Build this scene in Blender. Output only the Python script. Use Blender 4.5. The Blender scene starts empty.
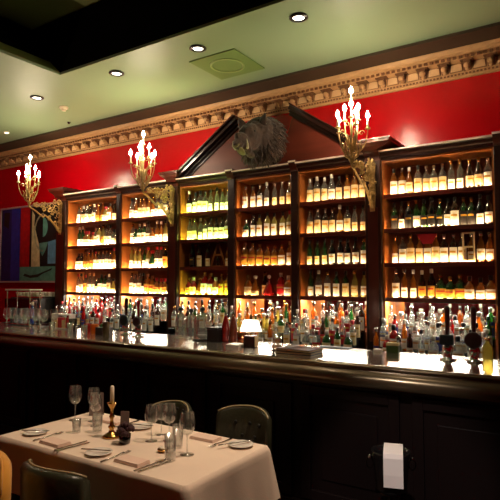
import bpy, bmesh, math, random
from mathutils import Vector, Matrix
PI = math.pi
scene = bpy.context.scene
C = scene.collection
R = random.Random(7)

# ------------------------------------------------------------------ materials
def srgb(r, g, b):
    f = lambda v: v / 12.92 if v <= .04045 else ((v + .055) / 1.055) ** 2.4
    return (f(r / 255), f(g / 255), f(b / 255), 1)

def newmat(name):
    m = bpy.data.materials.new(name); m.use_nodes = True
    nt = m.node_tree; nt.nodes.clear()
    out = nt.nodes.new('ShaderNodeOutputMaterial')
    return m, nt, out

def pmat(name, col, rough=.5, metal=0, noise=0, nscale=8, stretch=(1, 1, 1), bump=0, bscale=40, coat=0, spec=.5, sheen=0, sss=0):
    """Principled surface with a soft procedural variation of colour and relief."""
    m, nt, out = newmat(name)
    p = nt.nodes.new('ShaderNodeBsdfPrincipled')
    nt.links.new(p.outputs[0], out.inputs[0])
    p.inputs['Roughness'].default_value = rough
    p.inputs['Metallic'].default_value = metal
    p.inputs['Coat Weight'].default_value = coat
    p.inputs['Coat Roughness'].default_value = .12
    p.inputs['Specular IOR Level'].default_value = spec
    p.inputs['Sheen Weight'].default_value = sheen
    tc = nt.nodes.new('ShaderNodeTexCoord')
    mp = nt.nodes.new('ShaderNodeMapping'); mp.inputs['Scale'].default_value = stretch
    nt.links.new(tc.outputs['Object'], mp.inputs[0])
    n = nt.nodes.new('ShaderNodeTexNoise'); n.inputs['Scale'].default_value = nscale
    n.inputs['Detail'].default_value = 3
    nt.links.new(mp.outputs[0], n.inputs['Vector'])
    rp = nt.nodes.new('ShaderNodeValToRGB')
    lo = [c * (1 - noise) for c in col[:3]] + [1]; hi = [min(1, c * (1 + noise)) for c in col[:3]] + [1]
    rp.color_ramp.elements[0].position = .3; rp.color_ramp.elements[0].color = lo
    rp.color_ramp.elements[1].position = .7; rp.color_ramp.elements[1].color = hi
    nt.links.new(n.outputs['Fac'], rp.inputs[0])
    nt.links.new(rp.outputs[0], p.inputs['Base Color'])
    if bump:
        n2 = nt.nodes.new('ShaderNodeTexNoise'); n2.inputs['Scale'].default_value = bscale
        nt.links.new(mp.outputs[0], n2.inputs['Vector'])
        b = nt.nodes.new('ShaderNodeBump'); b.inputs['Strength'].default_value = bump
        b.inputs['Distance'].default_value = .01
        nt.links.new(n2.outputs['Fac'], b.inputs['Height'])
        nt.links.new(b.outputs[0], p.inputs['Normal'])
    return m

def emat(name, col, strength):
    m, nt, out = newmat(name)
    e = nt.nodes.new('ShaderNodeEmission'); e.inputs[0].default_value = col; e.inputs[1].default_value = strength
    nt.links.new(e.outputs[0], out.inputs[0]); return m

def glassmat(name, tint, body=0.0, bodycol=None, rough=.05, edge=.75, face=.02):
    """Thin-walled glass: tinted see-through, a share of coloured liquid body, fresnel gloss."""
    m, nt, out = newmat(name)
    t = nt.nodes.new('ShaderNodeBsdfTransparent'); t.inputs[0].default_value = tint
    last = t
    if body:
        d = nt.nodes.new('ShaderNodeBsdfDiffuse'); d.inputs[0].default_value = bodycol or tint
        tl = nt.nodes.new('ShaderNodeBsdfTranslucent'); tl.inputs[0].default_value = bodycol or tint
        a = nt.nodes.new('ShaderNodeMixShader'); a.inputs[0].default_value = .5
        nt.links.new(d.outputs[0], a.inputs[1]); nt.links.new(tl.outputs[0], a.inputs[2])
        x = nt.nodes.new('ShaderNodeMixShader'); x.inputs[0].default_value = body
        nt.links.new(t.outputs[0], x.inputs[1]); nt.links.new(a.outputs[0], x.inputs[2]); last = x
    g = nt.nodes.new('ShaderNodeBsdfGlossy'); g.inputs['Roughness'].default_value = rough
    lw = nt.nodes.new('ShaderNodeLayerWeight'); lw.inputs[0].default_value = .35
    f = nt.nodes.new('ShaderNodeMixShader')
    mm = nt.nodes.new('ShaderNodeMath'); mm.operation = 'MULTIPLY_ADD'; mm.inputs[1].default_value = edge; mm.inputs[2].default_value = face; mm.use_clamp = True
    nt.links.new(lw.outputs['Facing'], mm.inputs[0]); nt.links.new(mm.outputs[0], f.inputs[0])
    nt.links.new(last.outputs[0], f.inputs[1]); nt.links.new(g.outputs[0], f.inputs[2])
    nt.links.new(f.outputs[0], out.inputs[0]); return m

M = {}
M['red'] = pmat('red_gloss_paint', srgb(186, 1, 15), .22, noise=.05, nscale=2, bump=.03, bscale=6, spec=.5)
M['ceil'] = pmat('pale_green_ceiling_paint', srgb(136, 160, 124), .5, noise=.05, nscale=.7)
M['ceilbrown'] = pmat('dark_brown_border', srgb(62, 48, 32), .6, noise=.1, nscale=2)
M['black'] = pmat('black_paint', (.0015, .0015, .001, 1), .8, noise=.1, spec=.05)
M['ceilgreen'] = pmat('deep_green_paint', srgb(130, 150, 84), .6, noise=.06, nscale=1)
M['hatch'] = pmat('leaf_green_paint', srgb(104, 132, 72), .5, noise=.05)
M['hatch2'] = pmat('light_leaf_green_paint', srgb(138, 160, 96), .5, noise=.05)
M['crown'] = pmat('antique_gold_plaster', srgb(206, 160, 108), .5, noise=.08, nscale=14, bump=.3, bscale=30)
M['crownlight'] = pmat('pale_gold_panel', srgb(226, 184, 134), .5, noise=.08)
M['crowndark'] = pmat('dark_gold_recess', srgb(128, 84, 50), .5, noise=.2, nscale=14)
M['wood'] = pmat('mahogany', srgb(84, 30, 16), .3, noise=.45, nscale=5, stretch=(1, 1, .12), coat=.5)
M['woodh'] = pmat('mahogany_horizontal', srgb(84, 30, 16), .28, noise=.45, nscale=5, stretch=(.12, 1, 1), coat=.6)
M['wooddark'] = pmat('dark_mahogany', srgb(40, 15, 9), .35, noise=.4, nscale=5, stretch=(1, 1, .12), coat=.3)
M['woodred'] = pmat('red_mahogany_panel', srgb(98, 40, 26), .5, noise=.4, nscale=4, stretch=(.2, 1, 1), spec=.3)
M['oak'] = pmat('honey_wood', srgb(176, 104, 48), .35, noise=.3, nscale=5, stretch=(1, 1, .15), coat=.3)
M['backp'] = pmat('brown_back_panel', srgb(96, 46, 22), .4, noise=.3, nscale=4, stretch=(1, 1, .2))
M['edgehighlight'] = pmat('cornice_highlight', srgb(240, 222, 205), .3, metal=.2, noise=.05)  # near-white bead colour paints the bright highlight along the cornice edge
M['barfront'] = pmat('near_black_wood', srgb(20, 8, 7), .5, noise=.3, nscale=3, stretch=(1, 1, .2), spec=.25)
M['bartop'] = pmat('polished_pewter_top', srgb(205, 196, 182), .17, metal=.9, noise=.08, nscale=3, stretch=(.3, 1, 1))
M['nosing'] = pmat('polished_bronze_nosing', srgb(112, 96, 72), .27, metal=.6, noise=.15, nscale=3, stretch=(.2, 1, 1), coat=.3)
M['gilt'] = pmat('gilded_metal', srgb(196, 168, 112), .36, metal=.82, noise=.3, nscale=40)
M['brass'] = pmat('polished_brass', srgb(205, 158, 88), .25, metal=1, noise=.1)
M['candle'] = pmat('ivory_candle', srgb(245, 232, 205), .5)
M['flame'] = emat('candle_bulb', (1, .80, .56, 1), 235)
M['leather'] = pmat('dark_green_leather', srgb(44, 44, 30), .32, noise=.15, nscale=10, bump=.15, bscale=60)
M['leathertop'] = pmat('rim_highlight_piping', srgb(150, 135, 100), .35, noise=.2)  # pale piping colour paints the highlight on the chair backs' top edge
M['mustard'] = pmat('mustard_velvet', srgb(214, 146, 34), .8, noise=.15, nscale=6, sheen=.4)
M['greyplush'] = pmat('taupe_plush', srgb(120, 100, 88), .9, noise=.1, sheen=.3)
M['cloth'] = pmat('white_linen', srgb(232, 210, 188), .85, noise=.03, nscale=5, bump=.1, bscale=120)
M['linen'] = pmat('blush_linen_napkin', srgb(226, 196, 176), .85, noise=.03)
M['linenwhite'] = pmat('white_napkin', srgb(250, 238, 232), .8, noise=.03)
M['china'] = pmat('white_china', srgb(240, 232, 220), .15, coat=.5)
M['steel'] = pmat('polished_steel', srgb(200, 195, 188), .15, metal=1)
M['darksteel'] = pmat('dark_polished_steel', srgb(70, 62, 58), .2, metal=1, noise=.1)
M['bucket'] = pmat('black_enamel', (.012, .010, .010, 1), .22, coat=.3)
M['chrome'] = pmat('chrome', srgb(225, 222, 220), .08, metal=1)
M['plastic'] = pmat('black_plastic', (.01, .01, .01, 1), .3)
M['fur'] = pmat('dark_brown_fur', srgb(58, 40, 29), .8, noise=.5, nscale=14, bump=1, bscale=50, sheen=.2)
M['fur2'] = pmat('green_lit_muzzle', srgb(120, 116, 72), .6, noise=.4, nscale=16, bump=.6, bscale=60)  # olive tint paints the green glow falling on the jaw from below
M['bone'] = pmat('ivory_tusk', srgb(214, 214, 178), .35, noise=.1)
M['shade'] = None
M['clear'] = glassmat('clear_glass', (.95, .96, .95, 1), .05, (.9, .9, .88, 1), edge=.9, face=.04)
M['jar'] = glassmat('bell_jar_glass', (.86, .88, .86, 1), .16, (.9, .88, .82, 1), .04, edge=1.3, face=.10)
M['mirror'] = pmat('aged_mirror', srgb(200, 190, 180), .06, metal=1)
M['spotw'] = emat('downlight_lens', (1, .9, .75, 1), 9)
M['floor'] = pmat('dark_oak_floor', srgb(40, 24, 16), .4, noise=.4, nscale=3, stretch=(1, .1, 1))
M['label'] = pmat('white_paper_label', srgb(250, 244, 228), .6, noise=.04, nscale=30)
M['labelcream'] = pmat('cream_paper_label', srgb(240, 214, 160), .6, noise=.12, nscale=60)
M['labelblack'] = pmat('black_paper_label', srgb(24, 20, 20), .5)
M['labelred'] = pmat('red_paper_label', srgb(190, 20, 30), .5)
M['labelblue'] = pmat('blue_paper_label', srgb(40, 50, 130), .5)
M['labelgold'] = pmat('gold_paper_label', srgb(214, 160, 60), .4, metal=.3)
M['cork'] = pmat('cork_stopper', srgb(150, 100, 60), .8, noise=.2, nscale=50)
GL = {}
GL['clear'] = glassmat('clear_spirit_glass', (.80, .82, .78, 1), .16, (.75, .8, .76, 1))
GL['amber'] = glassmat('amber_whisky', (.75, .36, .08, 1), .4, (.75, .30, .05, 1))
GL['dark brown'] = glassmat('dark_brown_glass', (.16, .07, .03, 1), .5, (.10, .04, .02, 1))
GL['green'] = glassmat('bottle_green_glass', (.14, .34, .12, 1), .45, (.06, .22, .06, 1))
GL['red'] = glassmat('ruby_liqueur', (.6, .05, .04, 1), .5, (.6, .03, .03, 1))
GL['orange'] = glassmat('orange_liqueur', (.9, .4, .08, 1), .5, (.9, .33, .04, 1))
GL['yellow'] = glassmat('straw_yellow_spirit', (.9, .8, .3, 1), .4, (.85, .72, .2, 1))
GL['blue'] = glassmat('blue_glass', (.2, .35, .7, 1), .4, (.12, .25, .6, 1))
GL['black'] = glassmat('black_glass', (.04, .04, .04, 1), .7, (.015, .014, .014, 1))

# ------------------------------------------------------------------ mesh builder
class MB:
    def __init__(s): s.bm = bmesh.new(); s.mi = 0
    def _tag(s, fs, smooth=False):
        for f in fs: f.material_index = s.mi; f.smooth = smooth
    def box(s, x0, x1, y0, y1, z0, z1, mat=None):
        vs = [s.bm.verts.new(Vector(p)) for p in ((x0,y0,z0),(x1,y0,z0),(x1,y1,z0),(x0,y1,z0),(x0,y0,z1),(x1,y0,z1),(x1,y1,z1),(x0,y1,z1))]
        if mat is not None:
            for v in vs: v.co = mat @ v.co
        fs = [s.bm.faces.new([vs[i] for i in q]) for q in ((3,2,1,0),(4,5,6,7),(0,1,5,4),(1,2,6,5),(2,3,7,6),(3,0,4,7))]
        s._tag(fs); return s
    def lathe(s, prof, seg=16, o=(0,0,0), ax=None, sq=0, caps=True):
        """prof: list of (radius, height); sq>0 pushes the section towards a square."""
        rings = []
        for r, z in prof:
            ring = []
            for i in range(seg):
                a = 2*PI*(i+.5)/seg; k = 1.0
                if sq: k = 1 + sq*(1/max(abs(math.cos(a)), abs(math.sin(a))) - 1)
                p = Vector((r*k*math.cos(a), r*k*math.sin(a), z))
                if ax is not None: p = ax @ p
                ring.append(s.bm.verts.new(p + Vector(o)))
            rings.append(ring)
        fs = []
        for a, b in zip(rings, rings[1:]):
            for i in range(seg):
                fs.append(s.bm.faces.new((a[i], a[(i+1)%seg], b[(i+1)%seg], b[i])))
        if caps:
            if prof[0][0] > 1e-4: fs.append(s.bm.faces.new(rings[0][::-1]))
            if prof[-1][0] > 1e-4: fs.append(s.bm.faces.new(rings[-1]))
        s._tag(fs, True); return s
    def tube(s, pts, r, seg=6):
        pts = [Vector(p) for p in pts]; n = len(pts)
        rs = r if isinstance(r, (list, tuple)) else [r]*n
        up = Vector((0,0,1)); rings = []
        prev = None
        for i, p in enumerate(pts):
            d = (pts[min(i+1,n-1)] - pts[max(i-1,0)])
            d = d.normalized() if d.length > 1e-9 else up
            if prev is None:
                u = d.cross(up)
                if u.length < 1e-3: u = d.cross(Vector((1,0,0)))
            else:
                u = prev - d*prev.dot(d)
                if u.length < 1e-4: u = d.cross(Vector((1,0,0)))
            u.normalize(); prev = u; w = d.cross(u)
            rings.append([s.bm.verts.new(p + (u*math.cos(2*PI*k/seg) + w*math.sin(2*PI*k/seg))*rs[i]) for k in range(seg)])
        fs = []
        for a, b in zip(rings, rings[1:]):
            for i in range(seg): fs.append(s.bm.faces.new((a[i], a[(i+1)%seg], b[(i+1)%seg], b[i])))
        fs.append(s.bm.faces.new(rings[0][::-1])); fs.append(s.bm.faces.new(rings[-1]))
        s._tag(fs, True); return s
    def prism(s, poly, lo, hi, axis='y', smooth=False):
        """poly in the plane across `axis`; x: (y,z), y: (x,z), z: (x,y)."""
        f = {'x': lambda a, b, t: (t, a, b), 'y': lambda a, b, t: (a, t, b), 'z': lambda a, b, t: (a, b, t)}[axis]
        A = [s.bm.verts.new(f(a, b, lo)) for a, b in poly]; B = [s.bm.verts.new(f(a, b, hi)) for a, b in poly]
        fs = [s.bm.faces.new(A), s.bm.faces.new(B[::-1])]; n = len(poly)
        s._tag(fs); gs = []
        for i in range(n): gs.append(s.bm.faces.new((A[i], B[i], B[(i+1)%n], A[(i+1)%n])))
        s._tag(gs, smooth); return s
    def sphere(s, o, r, seg=12, rot=None):
        r = r if isinstance(r, (tuple, list)) else (r, r, r)
        m = Matrix.Translation(o) @ (rot.to_4x4() if rot is not None else Matrix()) @ Matrix.Diagonal((*r, 1))
        res = bmesh.ops.create_uvsphere(s.bm, u_segments=seg, v_segments=max(6, seg*2//3), radius=1, matrix=m)
        fs = {f for v in res['verts'] for f in v.link_faces}; s._tag(fs, True); return s
    def grid(s, fn, nu, nv, thick=0):
        V = [[s.bm.verts.new(fn(i/nu, j/nv)) for j in range(nv+1)] for i in range(nu+1)]
        fs = [s.bm.faces.new((V[i][j], V[i+1][j], V[i+1][j+1], V[i][j+1])) for i in range(nu) for j in range(nv)]
        s._tag(fs, True); return s
    def mesh(s, name, mats, recalc=True):
        if recalc: bmesh.ops.recalc_face_normals(s.bm, faces=s.bm.faces)
        me = bpy.data.meshes.new(name); s.bm.to_mesh(me); s.bm.free()
        for m in (mats if isinstance(mats, (list, tuple)) else [mats]): me.materials.append(m)
        return me
    def build(s, name, mats, parent=None, loc=(0,0,0), rz=0, bevel=0, recalc=True):
        o = bpy.data.objects.new(name, s.mesh(name, mats, recalc)); C.objects.link(o)
        o.location = loc; o.rotation_euler = (0, 0, rz)
        if parent is not None: o.parent = parent
        if bevel:
            b = o.modifiers.new('bevel', 'BEVEL'); b.width = bevel; b.segments = 2; b.limit_method = 'ANGLE'
        return o

def tag(o, label=None, cat=None, group=None, kind=None):
    if label: o['label'] = label
    if cat: o['category'] = cat
    if group: o['group'] = group
    if kind: o['kind'] = kind
    return o
def thing(name, label, cat, loc=(0,0,0), rz=0, group=None):
    o = bpy.data.objects.new(name, None); C.objects.link(o); o.empty_display_size = .05
    o.location = loc; o.rotation_euler = (0, 0, rz)
    return tag(o, label, cat, group)
def struct(name, mb, m, parent=None, **k):
    o = mb.build(name, m, parent, **k)
    if parent is None: o['kind'] = 'structure'
    return o
def kids(o): return [c for c in bpy.data.objects if c.parent == o]
TREE = {}
def dup(root, loc, rz=0, label=None, group=None, children=None):
    """copy a thing, its parts and their sub-parts"""
    r = root.copy(); C.objects.link(r); r.location = loc; r.rotation_euler = (0, 0, rz)
    if label: r['label'] = label
    if group: r['group'] = group
    def rec(src, dst):
        for ch in (children if children is not None and src is root else kids(src)):
            c = ch.copy(); C.objects.link(c); c.parent = dst
            if ch not in LEAF: rec(ch, c)
    rec(root, r); return r
LEAF = set()

ORD = ['first','second','third','fourth','fifth','sixth','seventh','eighth','ninth','tenth','eleventh','twelfth','thirteenth','fourteenth','fifteenth','sixteenth']

# ------------------------------------------------------------------ room shell
XL, XR, YF, YB, ZC = -9.9, 3.2, -2.6, 5.75, 4.05
struct('floor', MB().box(XL-.1, XR+.1, YF-.1, YB+.1, -.1, 0), M['floor'])
struct('wall_back', MB().box(XL-.1, XR+.1, YB, YB+.1, 0, ZC), M['red'])
struct('wall_left', MB().box(XL-.1, XL, YF, YB, 0, ZC), M['red'])
struct('wall_right', MB().box(XR, XR+.1, YF, YB, 0, ZC), M['red'])
struct('wall_front', MB().box(XL-.1, XR+.1, YF-.1, YF, 0, ZC), M['red'])
# ceiling with the raised tray over the dining side
hx0, hx1, hy0, hy1 = -5.171, 2.2, -1.6, 3.853
c = MB()
c.box(XL-.1, hx0, YF-.1, YB+.1, ZC, ZC+.03); c.box(hx1, XR+.1, YF-.1, YB+.1, ZC, ZC+.03)
c.box(hx0, hx1, YF-.1, hy0, ZC, ZC+.03); c.box(hx0, hx1, hy1, YB+.1, ZC, ZC+.03)
ceil = struct('ceiling', c, M['ceil'])
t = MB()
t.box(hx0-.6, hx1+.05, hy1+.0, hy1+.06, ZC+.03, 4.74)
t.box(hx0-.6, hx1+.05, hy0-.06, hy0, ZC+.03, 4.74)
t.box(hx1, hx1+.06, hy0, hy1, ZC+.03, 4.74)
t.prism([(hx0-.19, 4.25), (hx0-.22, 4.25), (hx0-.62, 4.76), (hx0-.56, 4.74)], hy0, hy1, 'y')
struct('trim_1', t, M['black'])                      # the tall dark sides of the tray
t = MB(); t.prism([(hx0, ZC+.03), (hx0-.03, ZC+.03), (hx0-.22, 4.25), (hx0-.19, 4.25)], hy0, hy1, 'y')
struct('trim_2', t, M['ceilgreen'])                  # splayed green lip
struct('trim_3', MB().box(hx0-.65, hx1+.1, hy0-.1, hy1+.1, 4.76, 4.8), M['ceilgreen'])   # top of the tray
struct('trim_4', MB().box(XL, XR, 5.27, 5.60, ZC-.03, ZC), M['ceilbrown'])  # flat dark brown strip on the ceiling next to the crown

# crown moulding
pr = [(5.75, 3.76), (5.72, 3.76), (5.72, 3.775), (5.70, 3.782), (5.70, 3.80), (5.69, 3.80), (5.69, 3.905), (5.60, 3.915), (5.60, 3.945),
      (5.575, 3.95), (5.575, 3.975), (5.56, 3.985), (5.55, 4.005), (5.55, 4.018), (5.75, 4.018)]
cr = struct('trim_5', MB().prism(pr, XL, XR, 'x'), M['crown'])
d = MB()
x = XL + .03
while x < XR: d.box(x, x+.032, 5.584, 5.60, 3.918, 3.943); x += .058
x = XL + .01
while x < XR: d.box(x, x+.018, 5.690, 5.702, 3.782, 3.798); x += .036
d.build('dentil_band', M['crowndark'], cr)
# one acanthus bracket, repeated
def bracket_mesh():
    b = MB()
    b.prism([(5.69, 3.895), (5.61, 3.895), (5.605, 3.872), (5.62, 3.855), (5.655, 3.848), (5.672, 3.82), (5.69, 3.812)], -.034, .034, 'x')
    b.mi = 1
    b.sphere((0, 5.630, 3.852), (.034, .034, .030), 8); b.sphere((0, 5.668, 3.825), (.026, .024, .024), 8)
    b.mi = 0; b.box(-.062, .062, 5.605, 5.69, 3.895, 3.908)
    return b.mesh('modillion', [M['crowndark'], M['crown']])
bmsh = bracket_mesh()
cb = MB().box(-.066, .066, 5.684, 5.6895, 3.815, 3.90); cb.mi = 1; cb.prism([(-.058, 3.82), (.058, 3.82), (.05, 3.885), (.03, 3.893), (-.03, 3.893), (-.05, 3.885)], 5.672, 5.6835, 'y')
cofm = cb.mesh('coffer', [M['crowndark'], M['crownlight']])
x = XL + .12; k = 0
while x < .9 and k < 60:
    o = bpy.data.objects.new('modillion', bmsh); C.objects.link(o); o.parent = cr; o.location = (x, 0, 0)
    o = bpy.data.objects.new('coffer', cofm); C.objects.link(o); o.parent = cr; o.location = (x+.112, 0, 0)
    x += .224; k += 1

# ceiling fittings
def downlight(x, y, z, label, on=True, group='recessed ceiling downlights'):
    t = thing('ceiling_downlight', label, 'ceiling light', (x, y, z), 0, group)
    MB().lathe([(.052, -.001), (.085, -.001), (.088, -.012), (.06, -.020), (.052, -.010)], 28, caps=False).build('bezel', M['plastic'], t)
    MB().lathe([(.001, -.006), (.053, -.006), (.053, -.002), (.001, -.002)], 24, caps=False).build('lens', M['spotw'], t)
    return t
for (x, y, w) in ((-6.06, 4.17, 'furthest left of the four in the green ceiling'), (-4.57, 4.17, 'second from the left, right of the tray corner'),
                  (-3.37, 4.17, 'beside the square green panel'), (-2.20, 4.17, 'furthest right, above the pediment')):
    downlight(x, y, ZC, 'round recessed downlight with black bezel, ' + w)
t = thing('smoke_detector', 'small round cream smoke detector on ceiling near the leftmost downlight', 'smoke detector', (-6.09, 4.61, ZC))
MB().lathe([(.06, 0), (.06, -.02), (.045, -.032), (.001, -.032)], 20, caps=False).build('base', M['candle'], t)
MB().lathe([(.03, -.032), (.028, -.055), (.001, -.06)], 14, caps=False).build('sensor', M['candle'], t)
tag(MB().lathe([(.025, 0), (.025, -.012), (.012, -.03), (.001, -.03)], 12, caps=False).build('sprinkler_head', M['darksteel'], None, (-6.61, 5.10, ZC)),
    'tiny dark sprinkler head on the ceiling, nearest the gold cornice', 'sprinkler')
t = thing('ceiling_spotlight', 'tiny lit ceiling spotlight far left, beyond the smoke detector', 'ceiling light', (-7.9, 4.9, ZC))
MB().lathe([(.035, 0), (.045, 0), (.042, -.02), (.033, -.02)], 16, caps=False).build('bezel', M['candle'], t)
MB().lathe([(.001, -.012), (.034, -.012)], 16, caps=False).build('lens', M['spotw'], t)
t = thing('ceiling_hatch', 'square leaf-green ceiling panel with a pale ring, between two downlights', 'ceiling panel', (-3.36, 4.68, ZC))
MB().box(-.30, .30, -.30, .30, -.012, 0).build('panel', M['hatch'], t)
MB().lathe([(.165, -.013), (.195, -.013), (.195, -.018), (.165, -.018), (.165, -.013)], 40, caps=False).build('ring', M['hatch2'], t)
t = thing('ceiling_downlight', 'unlit glass downlight inside the black ceiling tray', 'ceiling light', (-3.55, 3.3, 4.76))
MB().lathe([(.04, 0), (.06, 0), (.06, -.05), (.045, -.055), (.04, -.05)], 20, caps=False).build('bezel', M['steel'], t)

# ------------------------------------------------------------------ back bar shelving
YS, YBK = 5.40, 5.72                        # shelf front and back
SZ = [1.465, 1.822, 2.18, 2.54]             # tops of the shelves
CORN = 2.97
bays = [(-6.98, -5.85), (-5.77, -4.83), (-4.66, -3.85), (-3.75, -2.95), (-2.86, -2.04), (-1.87, -.78)]
BN = ['leftmost bay', 'second bay from left', 'third bay with green light', 'fourth bay under the animal head', 'fifth bay', 'rightmost bay']
# light per bay, rows bottom(below shelf) .. top : colour, strength
WARM = (1, .66, .32, 1); YG = (.62, .92, .14, 1); COOL = (1, .90, .76, 1)
bl = [[34, 40, 40, 40, 36], [34, 40, 40, 38, 36], [20, 44, 0, 40, 44], [26, 7, 9, 9, 9], [28, 5, 9, 10, 9], [38, 14, 18, 20, 22]]
_em = {}
def led(col, st):
    k = (col, st)
    if k not in _em: _em[k] = emat('led_strip', col, st)
    return _em[k]
for i, (x0, x1) in enumerate(bays):
    t = thing('shelving_unit', 'mahogany bottle shelving, ' + BN[i], 'shelving', ((x0+x1)/2, YS, .92), 0, 'mahogany bottle shelving bays')
    w = (x1-x0)/2; T = t
    zz = .92
    MB().box(-w, w, .33, .345, 0, CORN-zz-.05).build('back_panel', M['backp'], T)
    MB().box(-w+.02, w-.02, .324, .3295, .20, SZ[0]-zz-.03).build('mirror', M['mirror'], T)
    for sgn in (-1, 1):
        a, b = (-w, -w+.018) if sgn < 0 else (w-.018, w)
        MB().box(a, b, 0, .33, 0, CORN-zz-.05).build('side_panel', M['oak'], T)
    MB().box(-w+.018, w-.018, .0, .33, CORN-zz-.075, CORN-zz-.05).build('top_panel', M['oak'], T)
    for j, z in enumerate(SZ):
        s = MB().box(-w+.018, w-.018, 0, .33, z-zz-.022, z-zz).box(-w+.018, w-.018, -.012, .004, z-zz-.03, z-zz+.014).build('shelf', M['woodh'], T)
        st = bl[i][j+1]
        if st:
            col = YG if i == 2 else WARM
            e = MB().box(-w+.03, w-.03, .0045, .0085, z-zz+.001, z-zz+.013)
            e.build('led_strip', led(col, st*6.2), s)
        if j == 0 and bl[i][0]:
            e = MB(); e.box(-w+.03, w-.03, .008, .10, z-zz-.027, z-zz-.0225)
            e.build('led_strip', led(COOL, bl[i][0]*2.5), s)
    # cornice of the bay
    k = MB(); k.prism([(0, CORN-zz-.05), (-.02, CORN-zz-.05), (-.025, CORN-zz-.02), (-.05, CORN-zz-.01), (-.06, CORN-zz+.02), (-.085, CORN-zz+.028),
                       (-.085, CORN-zz+.045), (.345, CORN-zz+.045), (.345, CORN-zz-.05)], -w, w, 'x').build('cornice', M['wooddark'], T)
    MB().box(-w, w, -.094, -.085, CORN-zz+.026, CORN-zz+.043).build('cornice_bead', M['edgehighlight'], T)

def pilaster(x0, x1, label, proud=.03, big=False, flare=.07):
    xc = (x0+x1)/2; w = (x1-x0)/2 - .0005
    t = thing('pilaster', label, 'pilaster', (xc, YS, .92), 0, 'mahogany pilasters between the bays')
    MB().box(-w, w, -proud, .345, 0, 2.0).build('shaft', M['wooddark'], t, bevel=.004)
    if big: MB().box(-w+.03, w-.03, -proud-.008, -proud, .1, 1.5).build('panel', M['wood'], t, bevel=.003)
    b = MB(); z = 2.0
    if big:
        fl = flare
        b.box(-w, w, -proud, .345, z, z+.05)
        lv = [(.0, 0), (.015, .03), (fl*.45, .047), (fl*.6, .075), (fl, .10), (fl, .125)]
        for (g0, h0), (g1, h1) in zip(lv, lv[1:]):
            vs = []
            for g, h in ((g0, h0), (g1, h1)):
                vs.append([b.bm.verts.new(p) for p in ((-w-g*(h > .05), -proud-.03-g, z+.05+h), (w+g*(h > .05), -proud-.03-g, z+.05+h), (w+g*(h > .05), .34, z+.05+h), (-w-g*(h > .05), .34, z+.05+h))])
            for q in range(4): b._tag([b.bm.faces.new((vs[0][q], vs[0][(q+1)%4], vs[1][(q+1)%4], vs[1][q]))])
        b.box(-w-fl-.012, w+fl+.012, -proud-.042-fl, .34, z+.175, z+.19)
    else:
        e = .055
        prof = [(0, z), (-proud, z), (-proud-.02, z+.02), (-proud-.03, z+.05), (-proud-e+.01, z+.07), (-proud-e, z+.095), (-proud-e, z+.12), (.345, z+.12), (.345, z)]
        b.prism(prof, -w, w, 'x')
    b.build('capital', M['wood'], t)
    if not big: MB().box(-w-.001, w+.001, -proud-.063, -proud-.055, z+.098, z+.116).build('bead', M['edgehighlight'], t)
    return t
pilaster(-7.20, -6.98, 'wide mahogany pilaster at the left end of the shelving', .05, True)
pilaster(-5.85, -5.77, 'slim mahogany pilaster between the two leftmost bays')
pilaster(-4.83, -4.66, 'wide mahogany pilaster under the left foot of the pediment', .05, True)
pilaster(-3.85, -3.75, 'slim mahogany pilaster between the green-lit bay and the fourth')
pilaster(-2.95, -2.86, 'slim mahogany pilaster between the fourth and fifth bays')
pilaster(-2.04, -1.87, 'wide dark pilaster left of the rightmost bay', .05, True, .16)
pilaster(-.78, -.60, 'mahogany pilaster at the right edge of the picture', .03)

# pediment
t = thing('pediment', 'broken triangular mahogany pediment above the middle bays', 'pediment', (-3.35, 5.40, 3.016))
dx, dz = 3.35, -3.016
poly = [(-4.66, 3.0165), (-2.05, 3.0165), (-2.05, 3.05), (-2.92, 3.62)]
mid = [(-2.96, 3.52), (-3.0, 3.40), (-3.08, 3.30), (-3.2, 3.23), (-3.33, 3.21), (-3.46, 3.23), (-3.56, 3.30), (-3.63, 3.40), (-3.67, 3.52)]
poly += mid + [(-3.71, 3.62), (-4.58, 3.05), (-4.66, 3.05)]
MB().prism([(a+dx, b+dz) for a, b in poly], .0, .06, 'y').build('tympanum', M['woodred'], t)
for sg in (-1, 1):
    if sg < 0: a, b = Vector((-4.62, 3.035)), Vector((-3.68, 3.665))
    else: a, b = Vector((-2.0, 3.035)), Vector((-2.94, 3.665))
    u = (b-a).normalized(); n = Vector((-u.y, u.x)) * (1 if sg < 0 else -1)
    m = MB()
    for off, th, y0 in ((-.075, .03, -.02), (-.045, .03, -.05), (-.015, .045, -.10), (.03, .02, -.13)):
        p = [a+n*off, b+n*off, b+n*(off+th), a+n*(off+th)]
        m.prism([(q.x+dx, q.y+dz) for q in p], y0, .06, 'y')
    m.build('raking_cornice', M['wooddark'], t, bevel=.003)
    m = MB(); p = [a+n*.042, b+n*.042, b+n*.05, a+n*.05]
    m.prism([(q.x+dx, q.y+dz) for q in p], -.136, -.13, 'y'); m.build('cornice_bead', M['woodred'], t)

# back counter under the shelves + stepped risers for the front bottles
tag(MB().box(-7.2, -.6, 4.86, 5.74, 0, .92).build('back_counter', M['wooddark'], bevel=.005), 'long dark back counter under the bottle shelves', 'counter')
RZ = [(4.99, .922), (5.11, .985), (5.23, 1.05), (5.35, 1.115)]   # rows: y centre, height of step
for i, (x0, x1) in enumerate(bays):
    m = MB()
    m.box(x0+.02, x1-.02, 5.05, 5.17, .92, .984); m.box(x0+.02, x1-.02, 5.17, 5.29, .92, 1.049); m.box(x0+.02, x1-.02, 5.29, 5.395, .92, 1.114)
    tag(m.build('bottle_riser', M['darksteel'], bevel=.002), 'dark stepped bottle riser on the back counter, ' + BN[i], 'riser', 'stepped risers on the back counter')

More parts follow.
